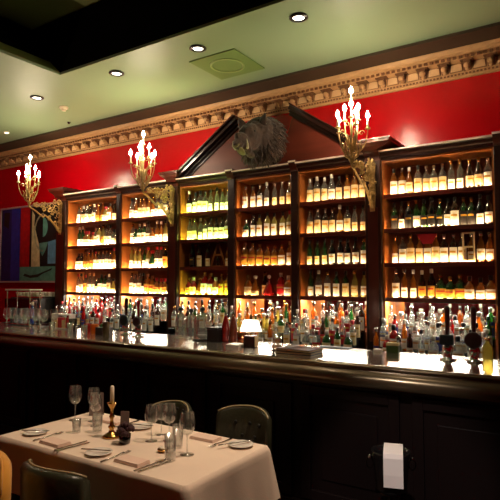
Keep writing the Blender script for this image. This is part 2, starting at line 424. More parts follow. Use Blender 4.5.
# ------------------------------------------------------------------ bottles
def bottle_kind(kind, glass, lab, cap):
    """returns (body mesh, label mesh, cap mesh, height, radius)"""
    if kind == 'round':   r, H, sh, nk, sq = .037, .285, .18, .0125, 0
    elif kind == 'square': r, H, sh, nk, sq = .038, .25, .165, .014, .75
    elif kind == 'tall':  r, H, sh, nk, sq = .031, .305, .185, .0125, 0
    elif kind == 'squat': r, H, sh, nk, sq = .043, .215, .12, .016, .25
    elif kind == 'wine':  r, H, sh, nk, sq = .036, .295, .165, .014, 0
    elif kind == 'decanter': r, H, sh, nk, sq = .048, .22, .07, .014, .1
    seg = 14 if sq == 0 else 16
    if kind == 'wine': prof = [(r*.9, 0), (r, .006), (r, sh), (r*.85, sh+.025), (r*.5, sh+.055), (nk, sh+.08), (nk, H-.03), (nk+.002, H-.028), (nk+.002, H-.02)]
    elif kind == 'decanter': prof = [(r*.9, 0), (r, .01), (r*.96, sh), (r*.6, sh+.05), (nk, sh+.085), (nk, H-.045), (nk+.006, H-.04)]
    else: prof = [(r*.92, 0), (r, .006), (r, sh), (r*.93, sh+.012), (r*.6, sh+.032), (nk+.002, sh+.045), (nk, H-.035), (nk+.002, H-.033), (nk+.002, H-.028)]
    body = MB().lathe(prof, seg, sq=sq).mesh('glass', GL[glass])
    l = MB(); z0, z1 = {'round': (.018, sh*.85), 'square': (.03, sh*.78), 'tall': (.02, sh*.62), 'squat': (.02, sh*.8), 'wine': (.035, sh*.8), 'decanter': (.015, sh*.8)}[kind]
    n = 10; R0 = r*1.02
    for a0, z0_, z1_ in ((0, z0, z1),):
        pts = []
        for q in range(n+1):
            a = -PI/2 + (q/n-.5)*PI*.86
            k = 1 + sq*(1/max(abs(math.cos(a)), abs(math.sin(a))) - 1) if sq else 1
            pts.append((R0*k*math.cos(a), R0*k*math.sin(a)))
        A = [l.bm.verts.new((x, y, z0_)) for x, y in pts]; B = [l.bm.verts.new((x, y, z1_)) for x, y in pts]
        l._tag([l.bm.faces.new((A[q], A[q+1], B[q+1], B[q])) for q in range(n)], True)
        l.mi = 1; zs = z0_ + (z1_-z0_)*.62; ze = zs + (z1_-z0_)*.14
        pts2 = [(x*1.015, y*1.015) for x, y in pts[2:-2]]
        A = [l.bm.verts.new((x, y, zs)) for x, y in pts2]; B = [l.bm.verts.new((x, y, ze)) for x, y in pts2]
        l._tag([l.bm.faces.new((A[q], A[q+1], B[q+1], B[q])) for q in range(len(pts2)-1)], True)
    label = l.mesh('paper_label', [M[lab], M['labelgold' if lab != 'labelgold' else 'labelred']], recalc=False)
    cm = MB()
    if kind in ('decanter',): cm.lathe([(nk, H-.043), (nk+.004, H-.035), (nk+.012, H-.02), (nk+.010, H-.005), (.002, H)], 10)
    elif kind == 'wine': cm.lathe([(nk+.001, sh+.085), (nk+.0035, sh+.088), (nk+.0035, H-.002), (.002, H)], 10)
    else: cm.lathe([(nk+.0035, H-.045), (nk+.0035, H-.002), (nk, H)], 10)
    capm = cm.mesh('cap', cap)
    return body, label, capm, H, r*(1+.3*sq)
CAPS = {'black': M['plastic'], 'gold': M['brass'], 'silver': M['steel'], 'white': M['china'], 'red': M['labelred'], 'cork': M['cork']}
_kc = {}
def proto_bottle(kind, glass, lab, cap):
    k = (kind, glass, lab, cap)
    if k not in _kc:
        b, l, c_, H, r = bottle_kind(kind, glass, lab, CAPS[cap])
        _kc[k] = (b, l, c_, H, r)
    return _kc[k]
LABW = {'label': 'white', 'labelcream': 'cream', 'labelblack': 'black', 'labelred': 'red', 'labelblue': 'blue', 'labelgold': 'gold'}
KW = {'round': 'round', 'square': 'square', 'tall': 'slender', 'squat': 'squat', 'wine': 'high-shouldered', 'decanter': 'bell-shaped'}
nb = 0
def bottle(x, y, z, kind, glass, lab, cap, where, group, rz=None, sc=1.0):
    global nb
    sc *= R.uniform(.97, 1.06) if kind == 'tall' else R.uniform(.98, 1.1) if kind in ('wine', 'round') else R.uniform(1.0, 1.2)
    b, l, c_, H, r = proto_bottle(kind, glass, lab, cap)
    nm, cat, wd = {'wine': ('wine_bottle', 'wine bottle', 'wine bottle'), 'decanter': ('decanter', 'decanter', 'decanter'), 'squat': ('decanter', 'decanter', 'decanter')}.get(kind, ('bottle', 'bottle', 'bottle'))
    o = bpy.data.objects.new(nm, b); C.objects.link(o)
    o.location = (x, y, z); o.rotation_euler = (0, 0, R.uniform(-.25, .25) if rz is None else rz); o.scale = (sc, sc, sc)
    p = bpy.data.objects.new('paper_label', l); C.objects.link(p); p.parent = o
    q = bpy.data.objects.new('cap', c_); C.objects.link(q); q.parent = o
    q['label'] = cap + ' cap'
    tag(o, '%s %s %s with %s label, %s' % (KW[kind], glass, wd, LABW[lab], where), cat, group)
    nb += 1
    return o
ROWN = ['lowest shelf', 'second shelf up', 'third shelf up', 'top shelf']
BS = ['leftmost bay', 'second bay', 'green-lit bay', 'fourth bay', 'fifth bay', 'rightmost bay']
# palettes: weights of (kind), (glass), (label), (cap)
def pick(seq): return seq[R.randrange(len(seq))]
PAL = {
 'warm': (['round','square','tall','squat','wine','round','decanter'], ['amber','clear','amber','yellow','dark brown','green','clear'], ['label','label','label','label','labelcream','labelgold'], ['black','gold','cork','silver','white','red']),
 'white': (['round','tall','wine','round'], ['clear','amber','dark brown','clear','amber'], ['label','label','labelcream'], ['black','gold','white','silver']),
 'dark': (['wine','round','tall','wine'], ['dark brown','black','green','dark brown'], ['label','label','labelcream','labelblack'], ['black','gold','black']),
 'amber': (['squat','square','decanter','round'], ['amber','orange','amber','red'], ['labelcream','label','labelgold'], ['cork','gold','white']),
 'green': (['wine','round','tall'], ['green','clear','yellow','green'], ['label','label','labelcream'], ['black','white','gold']),
}
# per bay, per shelf (bottom to top): palette and number of bottles
LAY = [
 [('warm', 11), ('warm', 12), ('warm', 12), ('warm', 11)],
 [('warm', 10), ('warm', 10), ('warm', 10), ('white', 10)],
 [('amber', 8), None, ('white', 8), ('white', 8)],
 [None, ('amber', 7), ('warm', 7), ('white', 7)],
 [('green', 7), ('dark', 8), ('white', 8), ('white', 8)],
 [('warm', 11), ('white', 12), ('dark', 13), ('white', 12)],
]
def row(i, j, pal, n, y=None, off=.0):
    x0, x1 = bays[i]; a, b = x0+.075+off, x1-.07; stp = (b-a)/(n-1)
    K, G, L, CP = PAL[pal]
    lastk = None
    for k in range(n):
        kind, g, lb, cp = pick(K), pick(G), pick(L), pick(CP)
        if lastk and R.random() < .38: kind, g, lb, cp = lastk      # pairs of the same spirit stand together
        lastk = (kind, g, lb, cp)
        bottle(a+stp*k+R.uniform(-.004, .004), (y or 5.475)+R.uniform(-.008, .012), SZ[j], kind, g, lb, cp,
               '%s from left, %s, %s' % (ORD[k], ROWN[j], BS[i]), 'bottles on the %s of the %s' % (ROWN[j], BS[i]))
for i, rows in enumerate(LAY):
    for j, rr in enumerate(rows):
        if rr is None: continue
        off = .0
        row(i, j, rr[0], rr[1], off=(.11 if i == 0 else .07 if i == 1 else .03))
# fourth bay lowest shelf: paired decanters, a pyramid decanter, small red ones
X4 = -3.66
W = 'lowest shelf, fourth bay'; G4 = 'bottles on the lowest shelf of the fourth bay'
bottle(-3.60, 5.47, SZ[0], 'squat', 'amber', 'labelcream', 'cork', 'first from left, '+W, G4)
bottle(-3.50, 5.47, SZ[0], 'decanter', 'amber', 'labelcream', 'white', 'second from left, '+W, G4)
bottle(-3.14, 5.47, SZ[0], 'square', 'red', 'labelred', 'white', 'just right of the pyramid decanter, '+W, G4)
bottle(-3.04, 5.47, SZ[0], 'squat', 'orange', 'label', 'white', 'last from left, '+W, G4)
bottle(-3.42, 5.56, SZ[0], 'wine', 'dark brown', 'labelcream', 'gold', 'behind the others, '+W, G4)
t = thing('pyramid_decanter', 'dark red pyramid decanter with white ball stopper on the lowest shelf', 'decanter', (-3.31, 5.48, SZ[0]))
MB().lathe([(.085, 0), (.088, .012), (.03, .17), (.014, .19), (.014, .215)], 4).build('glass', GL['red'], t)
MB().lathe([(.013, .215), (.02, .225), (.024, .24), (.016, .255), (.002, .26)], 12).build('stopper', M['china'], t)
# green-lit bay, dark second shelf: A-shaped stand and unlit bottles
t = thing('bottle_stand', 'A-shaped wooden bottle stand on the unlit shelf of the green-lit bay', 'stand', (-4.07, 5.47, SZ[1]))
for s_ in (-1, 1): MB().tube([(s_*.115, 0, .014), (s_*.012, 0, .30)], .012, 6).build('leg', M['oak'], t)
MB().box(-.10, .10, -.014, .014, .002, .024).build('crossbar', M['oak'], t)
MB().box(-.045, .045, -.012, .012, .155, .175).build('crossbar', M['oak'], t)
MB().lathe([(.03, .024), (.03, .10), (.01, .13), (.01, .15)], 12).build('bottle_bulb', GL['dark brown'], t)
for k, (x, kd, g) in enumerate(((-4.50, 'wine', 'black'), (-4.38, 'round', 'dark brown'), (-4.24, 'tall', 'dark brown'), (-3.92, 'tall', 'amber'))):
    bottle(x, 5.48, SZ[1], kd, g, 'labelcream' if k else 'labelblack', 'black', '%s from left, unlit shelf, green-lit bay' % ORD[k], 'bottles on the unlit shelf of the green-lit bay')
# red card hanging on the second lit row of the right bay and a tall framed carton
tag(MB().prism([(-.1, .30), (.1, .30), (.05, .20), (-.04, .20)], -.002, .002, 'y').build('shelf_card', M['labelred'], None, (-1.42, 5.41, SZ[1]+.0)),
    'red card hanging in front of bottles, second shelf up, rightmost bay', 'card')
t = thing('spirit_carton', 'tall cream presentation carton framing a bottle, second shelf up, rightmost bay', 'carton', (-1.03, 5.425, SZ[1]))
cm = MB(); cm.box(-.055, -.043, -.012, .02, 0, .30).box(.043, .055, -.012, .02, 0, .30).box(-.043, .043, -.012, .02, 0, .03).box(-.043, .043, -.012, .02, .285, .30).box(-.043, .043, -.012, .02, .15, .165)
cm.build('frame', M['labelcream'], t)

# tiered bottles in front, three rows a bay
LOWP = [
 (['tall','round','round','wine'], ['clear','red','clear','clear','clear','dark brown'], ['label','labelred','label','labelblue','labelcream'], ['white','silver','red','black']),
 (['round','tall'], ['clear','clear','green','clear','clear','dark brown'], ['label','label','labelblue','label'], ['white','silver','black']),
 (['round','tall'], ['clear','green','dark brown','clear'], ['label','labelcream'], ['black','gold','silver']),
 (['round','squat','tall','decanter'], ['yellow','clear','clear','green','amber'], ['label','labelcream','label'], ['white','silver','gold']),
 (['round','tall','squat'], ['green','clear','dark brown','clear','clear','amber','clear'], ['label','label','labelcream','labelred'], ['white','red','silver']),
 (['round','squat','tall','decanter'], ['clear','clear','clear','clear','red','green','dark brown','clear','amber'], ['label','label','labelblue','label'], ['white','silver','black','white']),
]
LR = ['front counter row', 'lower riser row', 'middle riser row', 'highest riser row']
for i, (x0, x1) in enumerate(bays):
    for q, (yy, zz) in enumerate(RZ):
        if (i == 2 and q in (0, 1)) or (i < 3 and q == 0): continue
        n = int((x1-x0-.04)/.098)
        a, b = x0+.06+(.03 if q%2 else 0), x1-.06
        if i < 2: a += .05
        n = min(n, int((b-a)/.094)+1)
        K, G, L, CP = LOWP[i]
        for k in range(n):
            kind, g, lb, cp = pick(K), pick(G), pick(L), pick(CP)
            bottle(a+(b-a)*k/(n-1), yy+.01, zz, kind, g, lb, cp, '%s from left, %s, %s' % (ORD[k], LR[q], BS[i]),
                   'bottles on the %s of the %s' % (LR[q], BS[i]), sc=.94)

# ------------------------------------------------------------------ bar counter
t = thing('bar_counter', 'long dark bar with polished top and heavy rounded front edge', 'bar', (-2.5, 3.7, 0))
bx0, bx1 = -6.4, 5.6
MB().box(bx0, bx1, -.30, .42, 1.06, 1.10).build('countertop', M['bartop'], t, bevel=.004)
pf = []
for k in range(9):
    a = PI/2 + k*PI/8; pf.append((-.33+.06*math.cos(a), 1.038+.06*math.sin(a)))
pf = [(-.302, 1.10), (-.335, 1.101)] + pf[1:] + [(-.335, .965), (-.302, .955)]
MB().prism([(-.302, 1.10), (-.36, 1.102), (-.38, 1.096), (-.383, 1.082), (-.372, 1.074), (-.40, 1.062), (-.425, 1.035), (-.432, 1.005), (-.42, .975), (-.395, .955), (-.36, .945), (-.302, .945)], bx0, bx1, 'x', True).build('nosing', M['nosing'], t)
MB().box(bx0+.01, bx1-.01, -.30, .40, .0, 1.06).build('bar_body', M['barfront'], t)
x = bx0 + .1
while x < bx1 - .6:
    m = MB(); 
    for a in ((x, x+.07, .14, .92), (x+.63, x+.70, .14, .92), (x+.07, x+.63, .14, .21), (x+.07, x+.63, .85, .92)):
        m.box(a[0], a[1], -.325, -.30, a[2], a[3])
    m.box(x+.15, x+.55, -.315, -.30, .29, .77)
    m.build('front_panel', M['barfront'], t, bevel=.004); x += .78
MB().box(bx0+.01, bx1-.01, -.34, -.30, 0, .12).build('plinth', M['barfront'], t)

BT = 1.101
# beer pump handles
def pump(x, y, badge, label, hcol, round_=True, rb=.056):
    t = thing('beer_tap', label, 'beer tap', (x, y, BT), 0)
    MB().lathe([(.055, 0), (.055, .008), (.03, .014), (.022, .03), (.036, .06), (.038, .085), (.022, .11), (.02, .12)], 20).build('base', M['chrome'], t)
    MB().tube([(0, -.02, .07), (0, -.075, .075), (0, -.09, .055), (0, -.09, .03)], .008, 8).build('spout', M['chrome'], t)
    ax = Matrix.Rotation(PI/2, 3, 'X')
    if round_: MB().lathe([(rb-.008, -.012), (rb, -.008), (rb, .008), (rb-.008, .012)], 24, (0, -.03, .150), ax).build('badge', badge, t)
    else: MB().box(-.048, .048, -.04, -.018, .108, .178).build('badge', badge, t, bevel=.008)
    MB().lathe([(.012, .11), (.013, .20), (.015, .26), (.019, .34), (.018, .36), (.010, .375)], 12).build('handle', hcol, t)
    return t
burg = pmat('oxblood_handle', srgb(70, 22, 22), .35, coat=.4)
teal = pmat('dark_teal_badge', srgb(22, 44, 50), .4); brownb = pmat('dark_brown_badge', srgb(58, 28, 30), .4, noise=.2)
pump(-.885, 3.86, teal, 'beer tap with dark teal rectangular badge and tall oxblood handle', burg, False)
pump(-.714, 3.87, brownb, 'beer tap with round brown badge, right end of the bar', burg)
pump(-3.80, 3.80, brownb, 'beer tap with round brown badge, left of the bell jars', M['chrome'], True, .046)
pump(-4.06, 3.88, teal, 'darker beer tap standing left of another tap, far from the camera', M['darksteel'])

# glass bell jars
def belljar(x, y, r, h, label, tray=False):
    t = thing('bell_jar', label, 'bell jar', (x, y, BT), 0, 'glass bell jars on the bar')
    MB().lathe([(r+.012, 0), (r+.014, .006), (r+.004, .012)], 28).build('base', M['plastic'] if tray else M['clear'], t)
    MB().lathe([(r, .013), (r, h*.66), (r*.93, h*.78), (r*.72, h*.9), (r*.4, h*.975), (.008, h)], 28, caps=False).build('dome', M['jar'], t)
    MB().lathe([(.008, h), (.01, h+.008), (.024, h+.02), (.026, h+.034), (.012, h+.05), (.002, h+.052)], 14).build('knob', M['plastic'], t)
belljar(-3.43, 4.00, .052, .245, 'slim glass bell jar with black knob, leftmost of three on the bar')
belljar(-3.28, 3.98, .055, .235, 'glass bell jar with black knob, middle of three on the bar')
belljar(-3.10, 3.93, .082, .26, 'widest glass bell jar on a dark tray, right of the others', True)
# small dishes under the wide jar
tag(MB().lathe([(.03, 0), (.05, .035), (.048, .037), (.028, .004)], 16).build('glass_bowl', M['china'], None, (-3.10, 3.93, BT+.0125)), 'small white bowl under the widest bell jar', 'bowl')
t = thing('ice_box', 'black lidded box on the bar beside the bell jars', 'box', (-2.93, 3.91, BT))
MB().box(-.06, .06, -.06, .06, 0, .11).build('body', M['plastic'], t, bevel=.006)
MB().box(-.063, .063, -.063, .063, .111, .128).build('lid', M['plastic'], t, bevel=.004)
def shaker(x, y, mat, tip, label, h=.26, r=.036):
    t = thing('cocktail_bottle', label, 'bottle', (x, y, BT))
    MB().lathe([(r*.9, 0), (r, .01), (r, h*.5), (r*.85, h*.65), (r*.42, h*.86), (r*.36, h*.9)], 18).build('body', mat, t)
    MB().lathe([(r*.42, h*.9), (r*.42, h*.96), (.008, h*1.0), (.004, h*1.14)], 12).build('pourer', tip, t)
redm = pmat('cherry_lacquer', srgb(150, 24, 16), .25, coat=.6, noise=.2)
copper = pmat('copper', srgb(200, 120, 80), .25, metal=1, noise=.1)
shaker(-2.845, 3.945, redm, M['steel'], 'tall cherry-red bottle with pale pourer, right of the black box')
shaker(-2.765, 3.95, pmat('rust_lacquer', srgb(120, 50, 26), .3, coat=.4), M['steel'], 'tall rust-brown bottle with pale pourer, next to the cherry-red one')
t = thing('copper_mug', 'copper mug on the bar between the red bottles and the lamp', 'mug', (-2.66, 3.93, BT))
MB().lathe([(.036, 0), (.04, .01), (.04, .10), (.037, .10), (.036, .01)], 18).build('cup', copper, t)
MB().tube([(.04, 0, .085), (.07, 0, .08), (.075, 0, .05), (.06, 0, .025), (.04, 0, .02)], .005, 6).build('handle', copper, t)
tag(MB().tube([(0, 0, .0), (.005, 0, .15), (.02, 0, .21)], .004, 6).build('bar_spoon', copper, None, (-2.66, 3.93, BT+.013)), 'long copper bar spoon standing in the copper mug', 'spoon')
t = thing('napkin_stack', 'stack of white paper napkins on the bar left of the lamp', 'napkins', (-2.55, 3.69, BT))
for k in range(4): MB().box(-.065, .065, -.065, .065, .006*k, .006*k+.005).build('napkin', M['linenwhite'], t, rz=.03*(k-1))
# little lamp on its cube
lt = thing('table_lamp', 'small lamp with glowing white shade on a cube base, on the bar', 'lamp', (-2.44, 3.74, BT), .25)
MB().box(-.048, .048, -.048, .048, 0, .095).build('base', M['wooddark'], lt, bevel=.003)
MB().box(.049, .052, -.044, .044, .006, .09).build('side_plate', M['labelcream'], lt)
MB().lathe([(.007, .095), (.007, .17)], 10).build('stem', M['brass'], lt)
m, nt, out = newmat('white_lamp_shade')
tr = nt.nodes.new('ShaderNodeBsdfTranslucent'); tr.inputs[0].default_value = (.95, .85, .72, 1)
df = nt.nodes.new('ShaderNodeBsdfDiffuse'); df.inputs[0].default_value = (.9, .85, .78, 1)
mx = nt.nodes.new('ShaderNodeMixShader'); mx.inputs[0].default_value = .5
nt.links.new(tr.outputs[0], mx.inputs[1]); nt.links.new(df.outputs[0], mx.inputs[2]); nt.links.new(mx.outputs[0], out.inputs[0])
MB().lathe([(.092, .13), (.062, .222)], 28, caps=False).build('shade', m, lt)
MB().lathe([(.002, .150), (.018, .16), (.02, .178), (.002, .195)], 12).build('bulb', emat('lamp_bulb', (1, .86, .66, 1), 160), lt)
# rocks glass, folios, mat, cards
def lowball(x, y, z, label, r=.036, h=.085, liquid=None, name='tumbler', g=None):
    t = thing(name, label, 'glass', (x, y, z), 0, g)
    MB().lathe([(r*.85, 0), (r*.9, .004), (r, h), (r*.95, h), (r*.84, .01), (.002, .01)], 18, caps=False).build('glass', M['clear'], t)
    if liquid: MB().lathe([(r*.82, .0105), (r*.88, h*.5), (.002, h*.5)], 16).build('drink', liquid, t)
    return t
lowball(-2.36, 4.04, BT, 'short tumbler of amber drink on the bar, right of the lamp', .042, .095, GL['amber'])
fol = pmat('dark_brown_leatherette', srgb(58, 40, 32), .4, noise=.15, bump=.1)
for k, (lab, rz) in enumerate((('lower dark brown menu folder lying on the bar', .02), ('upper dark brown menu folder, stacked on another', -.04))):
    t = thing('menu_folder', lab, 'menu', (-1.93, 3.64, BT+k*.0185), rz, 'dark menu folders on the bar')
    MB().box(-.15, .15, -.11, .11, 0, .003).build('back_cover', fol, t)
    MB().box(-.146, .144, -.106, .106, .0031, .0145).build('pages', M['labelcream'], t)
    MB().box(-.15, .15, -.11, .11, .0146, .018).build('front_cover', fol, t)
t = thing('corkscrew', 'tiny black corkscrew standing at the front edge of the bar', 'corkscrew', (-2.03, 3.42, BT))
MB().lathe([(.016, 0), (.016, .004), (.004, .006), (.004, .03)], 10).build('worm', M['plastic'], t)
MB().box(-.02, .02, -.005, .005, .03, .04).build('handle', M['plastic'], t, bevel=.003)
tag(MB().box(-.13, .13, -.035, .035, 0, .01).build('bar_mat', pmat('pale_grey_rubber', srgb(180, 185, 195), .5), None, (-1.82, 4.07, BT), bevel=.003), 'pale grey bar mat at the back edge of the bar', 'mat')
t = thing('drink_carton', 'small carton, green below and ivory above, back of the bar near the dark pilaster', 'carton', (-1.33, 4.04, BT), .1)
MB().box(-.045, .045, -.03, .03, 0, .055).build('lower_half', pmat('grass_green_card', srgb(70, 96, 40), .5), t)
MB().box(-.045, .045, -.03, .03, .0552, .075).build('upper_half', M['labelcream'], t)
tag(MB().box(-.03, .03, -.03, .03, 0, .02).build('coaster_stack', M['linenwhite'], None, (-1.45, 4.04, BT), bevel=.002), 'small stack of white coasters beside the green and ivory carton', 'coasters')
t = thing('cordial_bottle', 'squat straw-yellow bottle with brown side box, right of the taps', 'bottle', (-.66, 4.05, BT))
MB().lathe([(.035, 0), (.035, .09), (.015, .115), (.015, .13)], 16, sq=.6).build('glass', GL['yellow'], t)
MB().lathe([(.018, .13), (.018, .15)], 12).build('cap', M['brass'], t)
# things on the left stretch of the bar
t = thing('utensil_tin', 'brushed grey tin on the bar, left of the red jars', 'tin', (-4.79, 3.80, BT))
MB().lathe([(.045, 0), (.045, .14), (.042, .14), (.041, .01), (.001, .01)], 20, caps=False).build('can', M['darksteel'], t)
for k, (x, y, w) in enumerate(((-4.50, 3.76, 'left'), (-4.39, 3.76, 'right'))):
    t = thing('candle_jar', 'red glass candle jar on the bar, %s one of two' % w, 'candle jar', (x, y, BT), 0, 'red candle jars')
    MB().lathe([(.04, 0), (.046, .01), (.046, .09), (.04, .105), (.036, .105), (.042, .09), (.042, .01), (.001, .01)], 18, caps=False).build('jar', GL['red' if k == 0 else 'orange'], t)
    MB().lathe([(.03, .0105), (.03, .05), (.001, .05)], 14).build('wax', M['labelred' if k == 0 else 'labelgold'], t)
t = thing('garnish_box', 'dark wooden garnish box on the bar, right of the red jars', 'box', (-4.18, 3.70, BT), .0)
MB().box(-.075, .075, -.05, .05, 0, .085).build('box', M['wooddark'], t, bevel=.004)
for k in range(3): MB().sphere((-.045+.045*k, 0, .098), (.02, .02, .02), 8).build('lime', GL['green'], t)
t = thing('tall_canister', 'tall bronze canister near the front of the bar, between lemon box and taps', 'canister', (-3.95, 3.52, BT))
MB().lathe([(.032, 0), (.032, .155), (.03, .158)], 18).build('body', M['nosing'], t)
t['label'] = 'tall bronze canister near the front of the bar, right of the garnish box'
# row of glasses on the bar, left
gl_pos = [(-5.75, 3.70), (-5.66, 3.58), (-5.58, 3.74), (-5.49, 3.60), (-5.41, 3.76), (-5.32, 3.58), (-5.25, 3.74), (-5.16, 3.60), (-5.06, 3.76), (-4.99, 3.58), (-4.90, 3.62), (-4.66, 3.66), (-4.30, 3.55), (-4.06, 3.62)]
def wineglass(x, y, z, label, s=1.0, group=None, proto=[None]):
    if proto[0] is None:
        t = thing('wine_glass', label, 'wine glass', (x, y, z), 0, group)
        MB().lathe([(.034, 0), (.034, .002), (.008, .006), (.004, .012), (.0035, .085), (.006, .092)], 18).build('stem', M['clear'], t)
        MB().lathe([(.005, .0925), (.02, .098), (.034, .115), (.039, .14), (.037, .165), (.031, .198)], 20, caps=False).build('bowl', M['clear'], t)
        proto[0] = t; proto.append(kids(t))
    else:
        t = dup(proto[0], (x, y, z), 0, label, group, proto[1])
        if group is None and 'group' in t: del t['group']
    t.scale = (s, s, s); return t
words = ['first','second','third','fourth','fifth','sixth','seventh','eighth','ninth','tenth','eleventh']
for k, (x, y) in enumerate(gl_pos[:10]):
    wineglass(x, y, BT, 'stemmed glass on the left stretch of the bar, %s from the left' % words[k], 1.2, 'stemmed glasses on the left of the bar')
for k, (x, y) in enumerate(gl_pos[10:]):
    lowball(x, y, BT, 'clear tumbler on the bar, %s from the left' % words[k], .034, .11, g='tumblers on the left of the bar')
# back rack of hanging glasses
t = thing('glass_rack', 'chrome-edged glass rack with white top at the far left of the bar', 'rack', (-6.02, 4.02, BT))
MB().box(-.26, .26, -.09, .09, .43, .448).build('top_board', M['china'], t, bevel=.006)
for sx in (-1, 1):
    for sy in (-1, 1): MB().lathe([(.007, 0), (.007, .43)], 8, (sx*.235, sy*.07, 0)).build('post', M['chrome'], t)
MB().box(-.24, .24, -.075, .075, .012, .024).build('lower_board', M['chrome'], t)
for k in range(4): lowball(-6.18+.1*k, 4.02, BT+.0245, 'clear tumbler inside the white-topped rack, %s from left' % words[k], .03, .10, g='tumblers inside the rack')
bottle(-5.83, 4.02, BT+.0245, 'tall', 'blue', 'labelblue', 'white', 'standing in the white-topped rack', None, sc=.85)
# framed drinks tray
t = thing('label_rack', 'white-framed rack of small red and cream cartons on the bar', 'rack', (-5.16, 3.96, BT))
m = MB(); m.box(-.16, .16, -.04, .04, .0, .012).box(-.16, -.148, -.04, .04, .012, .16).box(.148, .16, -.04, .04, .012, .16).box(-.16, .16, -.04, .04, .16, .172)
m.build('frame', M['linenwhite'], t)
for k in range(4): MB().box(-.135+.07*k, -.08+.07*k, -.025, .03, .0125, .10+.03*(k%2)).build('carton', M['labelred' if k%2 else 'labelcream'], t)
# coffee machine behind the bar with cups on it
t = thing('coffee_machine', 'black espresso machine behind the bar under the painting', 'coffee machine', (-7.62, 5.35, .92))
MB().box(-.38, .38, -.25, .25, .06, .47).build('body', M['plastic'], t, bevel=.02)
MB().box(-.36, .36, -.36, -.25, .30, .45).build('group_head', M['darksteel'], t, bevel=.01)
for sx in (-1, 1):
    for sy in (-1, 1): MB().lathe([(.02, 0), (.02, .06)], 10, (sx*.36, sy*.2, 0)).build('foot', M['chrome'], t)
MB().box(-.37, .37, -.24, .24, .47, .485).build('cup_tray', M['chrome'], t)
tag(MB().box(-8.9, -7.21, 4.95, 5.74, 0, .92).build('side_counter', M['wooddark'], bevel=.005), 'dark counter under the abstract painting', 'counter')
cupm = None
k = 0
for yy in (-.15, .0, .14):
    for q in range(8):
        lab = 'white coffee cup on the espresso machine, %s in the %s row' % (words[q], ('front', 'middle', 'rear')[(yy > -.1)+(yy > .1)])
        if cupm is None:
            cupm = thing('coffee_cup', lab, 'cup', (-7.93, 5.35+yy, 1.4055), 0, 'white cups on the espresso machine')
            MB().lathe([(.022, 0), (.026, .005), (.038, .05), (.041, .065), (.038, .065), (.022, .008), (.001, .008)], 14, caps=False).build('bowl', M['china'], cupm)
            MB().tube([(.038, 0, .055), (.058, 0, .05), (.055, 0, .025), (.032, 0, .02)], .004, 5).build('handle', M['china'], cupm)
            ck = kids(cupm)
        else: dup(cupm, (-7.93+.088*q, 5.35+yy, 1.4055), R.uniform(-.5, .5), lab, None, ck)

# ------------------------------------------------------------------ painting
t = thing('framed_painting', 'abstract painting in blocks of navy, red, cream and teal, far left', 'painting', (-8.46, 5.735, 2.31))
w, h = .83, .66
pb = MB(); pb.box(-w, w, -.02, .01, -h, h)
cols = {'tealdark': (46, 66, 66), 'navy': (20, 26, 100), 'blue': (40, 46, 160), 'red': (190, 14, 20), 'tan': (215, 196, 150), 'black': (14, 12, 14), 'aqua': (96, 150, 138), 'sky': (100, 150, 190), 'cream': (176, 170, 140)}
mats = [pmat('canvas_'+k, srgb(*v), .6, noise=.2, nscale=12) for k, v in cols.items()]; idx = {k: n for n, k in enumerate(cols)}
def patch(poly, col, lv):
    pb.mi = idx[col]; y = -.0202 - .0006*lv
    vs = [pb.bm.verts.new((a*w, y, b*h)) for a, b in poly]; pb._tag([pb.bm.faces.new(vs)])
patch([(-.97, -1), (-.62, -1), (-.62, 1), (-.97, 1)], 'navy', 1)
patch([(-.62, -1), (-.28, -1), (-.28, 1), (-.62, 1)], 'blue', 1)
patch([(-.90, .55), (-.72, .45), (-.68, .9), (-.9, .92)], 'black', 2)
patch([(-.30, -.62), (.05, -.62), (.05, 1), (-.30, 1)], 'red', 1)
patch([(.05, -.62), (1, -.62), (1, 1), (.05, 1)], 'black', 1)
circ = lambda cx, cz, rx, rz, a0, a1, n=18: [(cx+rx*math.cos(a0+(a1-a0)*k/n), cz+rz*math.sin(a0+(a1-a0)*k/n)) for k in range(n+1)]
patch([(.12, -.62), (.42, -.62), (.40, -.1), (.30, .2), (.20, .5), (.22, .75), (.12, .9)], 'tan', 2)
patch(circ(.52, .28, .32, .52, PI*.5, PI*1.5) + circ(.52, .28, .28, .46, PI*1.5, PI*.5), 'cream', 3)
patch(circ(.50, .42, .16, .26, -PI/2, PI/2), 'aqua', 3)
patch([(.38, 0), (.68, .02), (.60, -.2), (.50, -.35), (.40, -.2)], 'aqua', 3)
patch([(.68, -.55), (.98, -.55), (.98, .08), (.68, .02)], 'sky', 3)
patch([(-.28, -1), (1, -1), (1, -.62), (-.28, -.62)], 'aqua', 1)
sc_ = [(-.15, -.86), (.1, -.92), (.35, -.90), (.55, -.80), (.8, -.72), (.84, -.66), (.6, -.74), (.35, -.82), (.1, -.85), (-.1, -.80)]
patch(sc_, 'black', 2)
pb.build('canvas', mats, t)
fr = MB()
for a in ((-w-.03, w+.03, -h-.03, -h), (-w-.03, w+.03, h, h+.03), (-w-.03, -w, -h, h), (w, w+.03, -h, h)): fr.box(a[0], a[1], -.035, .012, a[2], a[3])
fr.build('frame', pmat('mauve_silver_frame', srgb(190, 150, 156), .4, metal=.1), t, bevel=.003)

